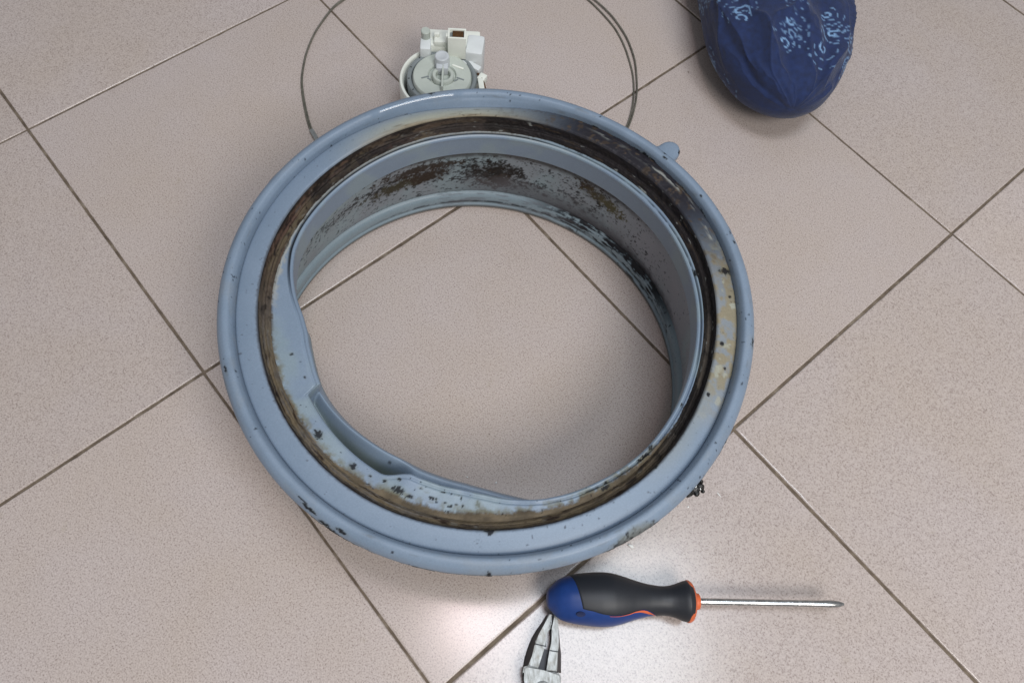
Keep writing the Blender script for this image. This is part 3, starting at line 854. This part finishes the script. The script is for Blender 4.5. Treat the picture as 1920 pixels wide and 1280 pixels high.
# milky cover
cz = .0445
bm = bmesh.new()
rows = lathe(bm, [(.0264, cz), (.0262, cz + .0045), (.0252, cz + .0058), (.0235, cz + .0062), (.0150, cz + .0064), (.0128, cz + .0064), (.0122, cz + .0056), (.0120, cz + .0040), (.0070, cz + .0036), (.0002, cz + .0036)], (-.0002, .0010, 0), 72)
from_bm('cover', bm, M_trans, pu)
cov = bpy.data.objects['cover']
bm = bmesh.new()
lathe(bm, [(.0098, cz + .003), (.0096, cz + .0092), (.0090, cz + .0100), (.0072, cz + .0100), (.0064, cz + .0092), (.0064, cz + .003)], (.0008, -.0015, 0), 48)
from_bm('hub', bm, M_trans, cov)
bm = bmesh.new()
rbox(bm, (.0006, -.0030, cz + .0085), (.0018, .0300, .0080), .0005)
from_bm('rib', bm, M_trans, cov)
bm = bmesh.new()
for s in (-1, 1):
    rbox(bm, (.0006 + s * .0155, -.0028, cz + .00655), (.0070, .0013, .0006), .0002, rz=s * rad(-20))
    rbox(bm, (.0006 + s * .0118, -.0048, cz + .00655), (.0040, .0013, .0006), .0002, rz=s * rad(35))
from_bm('slot', bm, M_greyp, cov)
bm = bmesh.new()
rbox(bm, (.0135, .0105, cz + .0068), (.0110, .0018, .0010), .0004, rz=rad(-22))
from_bm('raised_bar', bm, M_white, cov)
bm = bmesh.new()
rows = lathe(bm, [(.0072, .046), (.0066, .0590), (.0062, .0606), (.0054, .0612), (.0040, .0612), (.0034, .0608), (.0006, .0608)], (-.0006, .0135, 0), 32)
cap(bm, rows[-1])
rbox(bm, (-.0002, .0085, .0525), (.0110, .0120, .0090), .0020)
from_bm('boss', bm, M_boss, cov)
# terminal block behind
bm = bmesh.new()
rbox(bm, loc((-.0370, .2910, .0280)), (.0520, .0200, .0540), .0022)
rbox(bm, loc((-.0395, .2870, .0560)), (.0260, .0120, .0060), .0012)
rbox(bm, loc((-.0500, .2885, .0600)), (.0050, .0040, .0050), .0010)
from_bm('terminal_block', bm, M_white, pu)
bm = bmesh.new()
rbox(bm, loc((-.0155, .2830, .0370)), (.0160, .0230, .0400), .0030, rz=rad(-6))
rbox(bm, loc((-.0185, .2690, .0440)), (.0190, .0060, .0060), .0015, rz=rad(-32))
from_bm('side_block', bm, M_bwhite, pu)
bm = bmesh.new()
rbox(bm, loc((-.0600, .2820, .0400)), (.0100, .0160, .0340), .0024)
from_bm('side_bracket', bm, M_bwhite, pu)
bm = bmesh.new()
rows = lathe(bm, [(.0042, .040), (.0040, .0600), (.0042, .0604), (.0042, .0640), (.0036, .0648), (.0010, .0650)], loc((-.0600, .2885, 0)), 28)
cap(bm, rows[-1])
from_bm('locating_post', bm, M_trans, pu)
# connector: open topped box with contact
cx_, cy_ = -.0318, .2790
bm = bmesh.new()
zt, zb = .0720, .0480
w, d, tk = .0160, .0120, .0017
for (x, y, sx, sy) in ((0, d / 2 - tk / 2, w, tk), (0, -d / 2 + tk / 2, w, tk), (-w / 2 + tk / 2, 0, tk, d - 2 * tk), (w / 2 - tk / 2, 0, tk, d - 2 * tk)):
    rbox(bm, loc((cx_ + x, cy_ + y, (zt + zb) / 2)), (sx, sy, zt - zb), .0004)
rbox(bm, loc((cx_ - w / 2 - .0008, cy_ - .001, zt - .005)), (.0016, .0040, .0080), .0005)
co_ = from_bm('connector', bm, M_white, pu)
bm = bmesh.new()
rbox(bm, loc((cx_, cy_, zb + .0105)), (w - 2 * tk - .0002, d - 2 * tk - .0002, .0200), 0)
from_bm('connector_floor', bm, M_greyp, co_)
bm = bmesh.new()
rbox(bm, loc((cx_ + .0010, cy_ + .0004, zt - .0024)), (.0095, .0070, .0030), .0004)
from_bm('contact', bm, M_copper, co_)
# clip and brown lead on the right
bm = bmesh.new()
rbox(bm, loc((-.0085, .2560, .0420)), (.0070, .0080, .0080), .0012, rz=rad(-30))
rbox(bm, loc((-.0088, .2420, .0330)), (.0050, .0200, .0300), .0010, rz=rad(8))
from_bm('clip', bm, M_white, pu)
bm = bmesh.new()
tube(bm, [Vector(loc(p)) for p in ((-.0125, .2605, .0440), (-.0085, .2535, .0450), (-.0062, .2480, .0420), (-.0048, .2430, .0350), (-.0045, .2390, .0250))], .0012, 8)
from_bm('lead', bm, M_copper, pu)

# ------------------------------------------------------------------ screwdriver
SX, SY, SZ = .0441, -.1871, .0182
sd = empty('screwdriver', (SX, SY, 0), 'screwdriver with a black and blue moulded handle and an orange collar', 'screwdriver')
sd.rotation_euler = (0, 0, rad(-0.7))
K = 6.8e-5
PR = np.array([(25, 0.0004), (29, .0032), (40, .0056), (55, .0069), (70, .0079), (105, .0104), (150, .01295), (200, .0144), (250, .01545), (320, .0163), (400, .01705), (480, .0176), (570, .0180), (640, .0179), (700, .01752), (780, .0163), (850, .01495), (920, .0134), (1000, .0119), (1075, .0107), (1150, .0099), (1200, .0095), (1250, .00945), (1300, .0097), (1350, .0105), (1400, .0117), (1450, .0130), (1490, .0135)])
PR[0, 1] = .0006
def hr(zx): return np.interp(zx, PR[:, 0], PR[:, 1])
def hx(zx): return (zx - 25) * K
bm = bmesh.new()
zs = np.r_[25, 27, 30, 35, 42, 50, 60, 72, 86, 105, np.linspace(125, 1485, 70)]
rs = catmull([(x / 100, y * 1000, 0) for x, y in PR], 400)
rsx, rsy = rs[:, 0] * 100, rs[:, 1] / 1000
def hr(zx): return np.interp(zx, rsx, rsy)
rows = lathe(bm, [(float(hr(z)), hx(z)) for z in zs], (0, 0, SZ), 72, axis='X')
cap(bm, rows[0], True); cap(bm, rows[-1])
from_bm('handle', bm, M_blue, sd, ang=60)
hd = bpy.data.objects['handle']
# in this lathe the angle runs: 0 = far (+y), 90 = up, 180 = near
AMX = [(240, 118), (300, 120), (380, 122), (480, 127), (600, 131), (750, 133), (850, 131), (900, 128), (960, 126), (1000, 127), (1040, 132), (1080, 141), (1110, 151), (1130, 162), (1160, 185), (1200, 225), (1250, 290), (1300, 310), (1500, 310)]
def amax(z): return float(np.interp(z, [p[0] for p in AMX], [p[1] for p in AMX]))
bm = bmesh.new()
NI, NJ = 110, 80
rows = []
for i in range(NI + 1):
    f = i / NI
    zx = 240 + f * (1544 - 240)
    am = amax(zx)
    row = []
    for j in range(NJ + 1):
        a = -50 + (am + 50) * j / NJ
        z2 = zx + (1 - f) ** 3 * 132 * float(np.clip(a, -10, 125)) / 123
        if z2 <= 1485: r = float(hr(z2)) + .0005
        else: r = .0139 - .0005 - .0018 * ((z2 - 1485) / 60) ** 1.6
        if i in (0, NI) or j in (0, NJ): r -= .0009
        elif i in (1, NI - 1) or j in (1, NJ - 1): r -= .00012
        ar = rad(a)
        row.append(bm.verts.new((hx(z2), r * math.cos(ar), SZ + r * math.sin(ar))))
    rows.append(row)
for i in range(NI):
    for j in range(NJ):
        bm.faces.new((rows[i][j], rows[i][j + 1], rows[i + 1][j + 1], rows[i + 1][j]))
from_bm('soft_grip', bm, M_grip, sd, ang=70)
# orange line along the grip's near edge
bm = bmesh.new()
rows = []
for i in range(61):
    zx = 640 + 500 * i / 60
    am = amax(zx)
    wd = np.interp(zx, [640, 800, 900, 960, 1010, 1060, 1140], [0.6, 2.2, 3.5, 8, 13, 15, 2])
    row = []
    for j in range(5):
        a = rad(am - .8 + wd * j / 4)
        r = float(hr(zx)) + .00055 - (.0008 if j == 4 else 0)
        row.append(bm.verts.new((hx(zx), r * math.cos(a), SZ + r * math.sin(a))))
    rows.append(row)
for i in range(60):
    for j in range(4):
        bm.faces.new((rows[i][j], rows[i][j + 1], rows[i + 1][j + 1], rows[i + 1][j]))
from_bm('orange_stripe', bm, M_orange, sd, ang=60)
# collar with two wings
bm = bmesh.new()
mod = lambda a, h: 0.88 + 0.13 * abs(math.cos(a)) ** 4
rows = lathe(bm, [(.0110, hx(1466)), (.0134, hx(1474)), (.0143, hx(1490)), (.0141, hx(1514)), (.0129, hx(1540)), (.0105, hx(1560)), (.0074, hx(1570))], (0, 0, SZ), 72, axis='X', mod=mod)
r2 = lathe(bm, [(.0070, hx(1566)), (.0058, hx(1572)), (.0056, hx(1606)), (.0052, hx(1616)), (.0040, hx(1620)), (.0023, hx(1621))], (0, 0, SZ), 6 * 8, axis='X')
cap(bm, r2[-1])
from_bm('collar', bm, M_orange, sd, ang=40)
bm = bmesh.new()
rows = lathe(bm, [(.0024, hx(1600)), (.0024, hx(1621) + .088), (.0027, hx(1621) + .091), (.0027, hx(1621) + .096), (.0022, hx(1621) + .101), (.0010, hx(1621) + .1045)], (0, 0, SZ), 28, axis='X')
cap(bm, rows[-1])
from_bm('shaft', bm, M_chrome, sd, ang=40)
bm = bmesh.new()
zx = 352; a0 = rad(130)
rr = float(hr(zx))
rows = []
c0 = Vector((hx(zx), (rr + .0004) * math.cos(a0), SZ + (rr + .0004) * math.sin(a0)))
nn = Vector((0, math.cos(a0), math.sin(a0))); tt = Vector((0, -math.sin(a0), math.cos(a0))); xx = Vector((1, 0, 0))
for q, dz in ((1.0, -.0006), (.92, .0000), (.75, -.00005), (.1, -.0002)):
    rows.append([bm.verts.new(c0 + xx * .0034 * q * math.cos(k / 24 * 2 * math.pi) + tt * .0021 * q * math.sin(k / 24 * 2 * math.pi) + nn * dz) for k in range(24)])
for A, B in zip(rows, rows[1:]):
    for k in range(24):
        bm.faces.new((A[k], A[(k + 1) % 24], B[(k + 1) % 24], B[k]))
cap(bm, rows[-1])
from_bm('hang_hole', bm, M_dblue, hd, ang=60)

# ------------------------------------------------------------------ pliers
PO = Vector((.0405, -.2390, 0))
pl = empty('pliers', PO, 'worn steel combination pliers with black edges, jaw tips under the screwdriver butt', 'pliers')
def slab(bm, topo, boto, zt, zb, mat_side=1):
    A = [bm.verts.new(Vector((x, y, zt)) - PO) for x, y in topo]
    B = [bm.verts.new(Vector((x, y, zb)) - PO) for x, y in boto]
    n_ = len(A)
    f = bm.faces.new(A); f.material_index = 0
    g_ = bm.faces.new(B[::-1]); g_.material_index = mat_side
    for k in range(n_):
        f = bm.faces.new((A[k], B[k], B[(k + 1) % n_], A[(k + 1) % n_])); f.material_index = mat_side
def bevel_top(bm, amt):
    ed = [e for e in bm.edges if any(f.material_index == 0 for f in e.link_faces) and any(f.material_index != 0 for f in e.link_faces)]
    bmesh.ops.bevel(bm, geom=ed, offset=amt, segments=2, affect='EDGES', material=0)
# left jaw
topo = [(.0466, -.1966), (.0489, -.1972), (.0483, -.2030), (.0472, -.2070), (.0448, -.2084), (.0437, -.2110), (.0435, -.2140), (.0441, -.2175), (.0426, -.2186), (.0408, -.2250), (.0386, -.2318), (.0318, -.2300), (.0344, -.2235), (.0366, -.2174), (.0369, -.2146), (.0393, -.2098), (.0431, -.2036)]
boto = [(.0458, -.1966), (.0490, -.1972), (.0485, -.2030), (.0474, -.2070), (.0449, -.2084), (.0438, -.2110), (.0436, -.2140), (.0442, -.2175), (.0427, -.2186), (.0409, -.2250), (.0387, -.2318), (.0286, -.2318), (.0302, -.2240), (.0328, -.2170), (.0350, -.2120), (.0382, -.2070), (.0422, -.2020)]
bm = bmesh.new(); slab(bm, topo, boto, .0118, .0008); bevel_top(bm, .0005)
from_bm('jaw', bm, [M_steel, M_oxide], pl, ang=30)
topo = [(.0500, -.1972), (.0526, -.1974), (.0530, -.2040), (.0530, -.2095), (.0529, -.2177), (.0522, -.2212), (.0511, -.2335), (.0441, -.2330), (.0453, -.2260), (.0466, -.2197), (.0472, -.2178), (.0483, -.2150), (.0486, -.2120), (.0480, -.2086), (.0483, -.2060), (.0494, -.2020)]
boto = [(.0499, -.1972), (.0532, -.1974), (.0541, -.2040), (.0547, -.2095), (.0553, -.2177), (.0558, -.2230), (.0554, -.2345), (.0440, -.2330), (.0452, -.2260), (.0465, -.2197), (.0471, -.2178), (.0482, -.2150), (.0485, -.2120), (.0479, -.2086), (.0482, -.2060), (.0493, -.2020)]
bm = bmesh.new(); slab(bm, topo, boto, .0116, .0008); bevel_top(bm, .0005)
from_bm('jaw', bm, [M_steel, M_oxide], pl, ang=30)
for (x, y, l_, a_, par) in ((.0405, -.2170, .0078, -12, 'jaw'), (.0496, -.2208, .0060, -8, 'jaw.001')):
    bm = bmesh.new()
    rbox(bm, Vector((x, y, .0118)) - PO, (l_, .0007, .0006), .0001, rz=rad(a_))
    from_bm('jaw_groove', bm, M_oxide, bpy.data.objects[par])
bm = bmesh.new()
for k in range(9):
    rbox(bm, Vector((.0487 - .00022 * k, -.1985 - .0009 * k, .0117)) - PO, (.0016, .00035, .0006), .00005, rz=rad(8))
from_bm('jaw_teeth', bm, M_oxide, bpy.data.objects['jaw'])
# cutting edge recess between the jaws
bm = bmesh.new(); slab(bm, [(.0418, -.2188), (.0470, -.2200), (.0446, -.2335), (.0380, -.2320)], [(.0418, -.2188), (.0470, -.2200), (.0446, -.2335), (.0380, -.2320)], .0052, .0010, 0)
from_bm('cutting_edge', bm, M_oxide, pl)
# joint
bm = bmesh.new()
jt = [(.0284, -.2306), (.0310, -.2300), (.0420, -.2328), (.0520, -.2348), (.0534, -.2362), (.0536, -.2420), (.0530, -.2500), (.0490, -.2560), (.0390, -.2560), (.0320, -.2530), (.0284, -.2440), (.0296, -.2390), (.0277, -.2345)]
jb = [(.0286 if x < .03 else x + (.0016 if x > .05 else 0), y) for x, y in jt]
slab(bm, jt, jb, .0140, .0006); bevel_top(bm, .0010)
jo = from_bm('joint', bm, [M_steel, M_oxide], pl, ang=30)
bm = bmesh.new()
rows = lathe(bm, [(.0062, .0138), (.0060, .0147), (.0050, .0151), (.0006, .0152)], Vector((.0412, -.2455, 0)) - PO, 36)
cap(bm, rows[-1])
from_bm('rivet', bm, M_steel, jo, ang=40)
for s in (-1, 1):
    bm = bmesh.new()
    pts = [(.0410 + s * q[0], q[1], .0085) for q in ((.005, -.250), (.009, -.264), (.015, -.285), (.0195, -.310), (.0205, -.335), (.018, -.360))]
    c = catmull(pts, 40)
    tube(bm, [Vector(p) - PO for p in [(a_, b_, .0085) for a_, b_, _ in c]], .006, 16, rfun=lambda f: .0048 + .0022 * min(1, max(0, (f - .25) * 8)))
    from_bm('handle_grip', bm, M_grip, pl, ang=60)

# ------------------------------------------------------------------ printed cloth bundle
CC = Vector((.2745, .3470, 0))
NU, NV = 300, 300                                                    # along the roll, round the roll
Lr = .34
ss = np.linspace(0, 1, NU)[:, None]
V = np.linspace(0, 2 * math.pi, NV, endpoint=False)[None, :]
yy = np.where(ss < .35, -.112 * np.cos(ss / .35 * math.pi / 2), (ss - .35) / .65 * Lr)
ru = np.where(ss < .35, np.sin(ss / .35 * math.pi / 2), 1.0)
ru = np.maximum(ru * (1 - sm(.95, 1.0, ss)), .004)
wid = .0705 + .010 * np.clip(yy, 0, 1) / Lr
cv, sv = np.cos(V), np.sin(V)
X = wid * ru * np.sign(cv) * np.abs(cv) ** .9
Zc = .047 + np.where(sv > 0, .050, .0465) * ru ** .75 * np.sign(sv) * np.abs(sv) ** .8
Y = yy + 0 * X
q = np.stack([X * 14, Y * 7, Zc * 14], -1)
nz = fbm(q, 3, 91) - .5
n2 = fbm(q * np.array([2.6, 1.2, 2.6]) + 5, 3, 37) - .5
up_ = sm(-.5, .3, sv) * ru ** .5
fold = -np.abs(np.sin(2.5 * V + 6 * nz + 13 * Y)) ** .5 * .0085 - np.abs(np.sin(5.5 * V - 17 * Y + 9 * n2)) ** .4 * .0042 + .0018 * np.sin(11 * V + 16 * nz - 22 * Y)
kk = (fold + .006 + .016 * nz + .010 * n2) * up_
X = X + kk * cv * .6
Zc = Zc + kk * np.maximum(sv, 0) + .006 * nz
Y = Y + .010 * nz
Zc = np.maximum(Zc, .0010 + .0008 * (nz + .5))
co = np.stack([X, Y, Zc + 0 * X], -1).reshape(-1, 3)
i = np.arange(NU - 1)[:, None] * NV; j = np.arange(NV)[None, :]; j2 = (j + 1) % NV
qf = np.stack([i + j, i + NV + j, i + NV + j2, i + j2], -1).reshape(-1, 4)
me = bpy.data.meshes.new('printed_cloth')
me.from_pydata(co.tolist(), [], qf.tolist())
me.shade_smooth()
# pale print: rows of dotted arcs and loops over the navy ground
pc = np.tile(np.array([.0075, .022, .088]), (len(co), 1))
wv = fbm(co * 300, 3, 12)
pc *= (0.55 + .9 * wv)[:, None]
pale = np.zeros(len(co))
rs_ = np.random.default_rng(5)
def stroke(c, r0, a0, a1, wdt, dotted, grow=0.0):
    global pale
    lo = co - c
    d0 = np.linalg.norm(lo, axis=1)
    near = np.where(d0 < r0 * (1 + abs(grow)) + .006)[0]
    if len(near) == 0: return
    nrm = c - np.array([0, c[1], .045]); nrm /= np.linalg.norm(nrm)
    e1 = np.cross(nrm, [0, 0, 1.0]); e1 /= np.linalg.norm(e1) + 1e-9
    e2 = np.cross(nrm, e1)
    xx, yy = lo[near] @ e1, lo[near] @ e2
    an = np.arctan2(yy, xx)
    for k in range(int((a1 - a0) / .04)):
        a = a0 + k * .04
        r = r0 * (1 + grow * (k * .04) / max(.04, a1 - a0))
        if dotted and math.sin(a * r0 / .0011) < -.15: continue
        px, py = r * math.cos(a), r * math.sin(a)
        m = sm(wdt * 1.25, wdt * .5, np.hypot(xx - px, yy - py) + .0006 * (wv[near] - .5))
        pale[near] = np.maximum(pale[near], m * (.95 if not dotted else .6))
for k in range(95):
    ii, jj = int(rs_.uniform(.20, .98) * (NU - 1)), int(rs_.uniform(-.12, .62) * NV) % NV
    c = co[ii * NV + jj]
    a = rs_.uniform(0, 6.28)
    z_ = rs_.uniform(.75, 1.1)
    stroke(c, .0050 * z_, a, a + 5.2, .0007, k % 3 == 0, -.75)
    stroke(c, .0085 * z_, a + .3, a + 4.2, .0006, True, .25)
    stroke(c, .0135 * z_, a + 1.0, a + 3.0, .0006, True, .35)
# a larger curl on the side turned to the ring
for (u_, v_, a) in ((.40, .44, .4), (.52, .40, 2.2), (.30, .38, 4.0)):
    c = co[int(u_ * (NU - 1)) * NV + int(v_ * NV)]
    stroke(c, .0075, a, a + 5.2, .0010, False, -.7)
    stroke(c, .0130, a + .4, a + 4.0, .0007, True, .2)
    stroke(c, .0200, a + 1.2, a + 3.2, .0007, True, .2)
pc = pc * (1 - pale[:, None]) + np.array([.24, .42, .66]) * pale[:, None]
at = me.color_attributes.new('stain', 'FLOAT_COLOR', 'POINT')
at.data.foreach_set('color', np.c_[pc, np.zeros(len(pc))].astype(np.float32).ravel())
t = NT('navy_printed_cotton')
a_ = t.n('ShaderNodeAttribute', attribute_name='stain')
tcx = t.n('ShaderNodeTexCoord').outputs['Object']
wn = t.noise(1600, 2, 0.6, tcx)
t.l(t.mix(1.0, a_.outputs['Color'], t.ramp(wn, [(0.3, (.65, .68, .75)), (0.7, (1, 1, 1))]), 'MULTIPLY'), t.b.inputs['Base Color'])
t.set(Roughness=0.85, **{'Sheen Weight': 0.15})
t.bump(wn, 0.5, 0.0006)
me.materials.append(t.m)
cl = link('printed_cloth', me)
cl.location = CC
tag(cl, 'loosely rolled navy blue cloth with a pale blue curling print at the upper right', 'cloth')

# ------------------------------------------------------------------ small crumbs on the tiles
def crumb(x, y, s, rz, label):
    bm = bmesh.new()
    r = bmesh.ops.create_icosphere(bm, subdivisions=2, radius=1)
    for v in r['verts']:
        k = fbm(np.array([[v.co.x * 1.3 + x * 90, v.co.y * 1.3 + 5, v.co.z * 1.3 + y * 70]]), 2, 8)[0]
        v.co = Vector((v.co.x * s[0], v.co.y * s[1], v.co.z * s[2])) * (.6 + .8 * k)
    o = from_bm('crumb', bm, M_crumb, ang=40)
    o.location = (x, y, s[2] * .75)
    o.rotation_euler = (0, 0, rz)
    tag(o, label, 'crumb', 'white crumbs on the tiles')
crumb(.1100, -.1480, (.0026, .0011, .0009), rad(-35), 'white crumb at the gasket edge, between grey patch and screwdriver grip')
crumb(.1815, -.1085, (.0024, .0005, .0005), rad(-55), 'thin white sliver on the tile right of the black mould clump')
crumb(.1564, -.1182, (.0008, .0007, .0005), 0, 'tiny white speck below the black mould clump on the rim')
crumb(-.0130, -.0977, (.0009, .0007, .0006), 0, 'tiny white speck inside the ring by the near lip, left one of two')
crumb(.0091, -.1017, (.0010, .0008, .0006), 1, 'tiny white speck inside the ring by the near lip, right one of two')
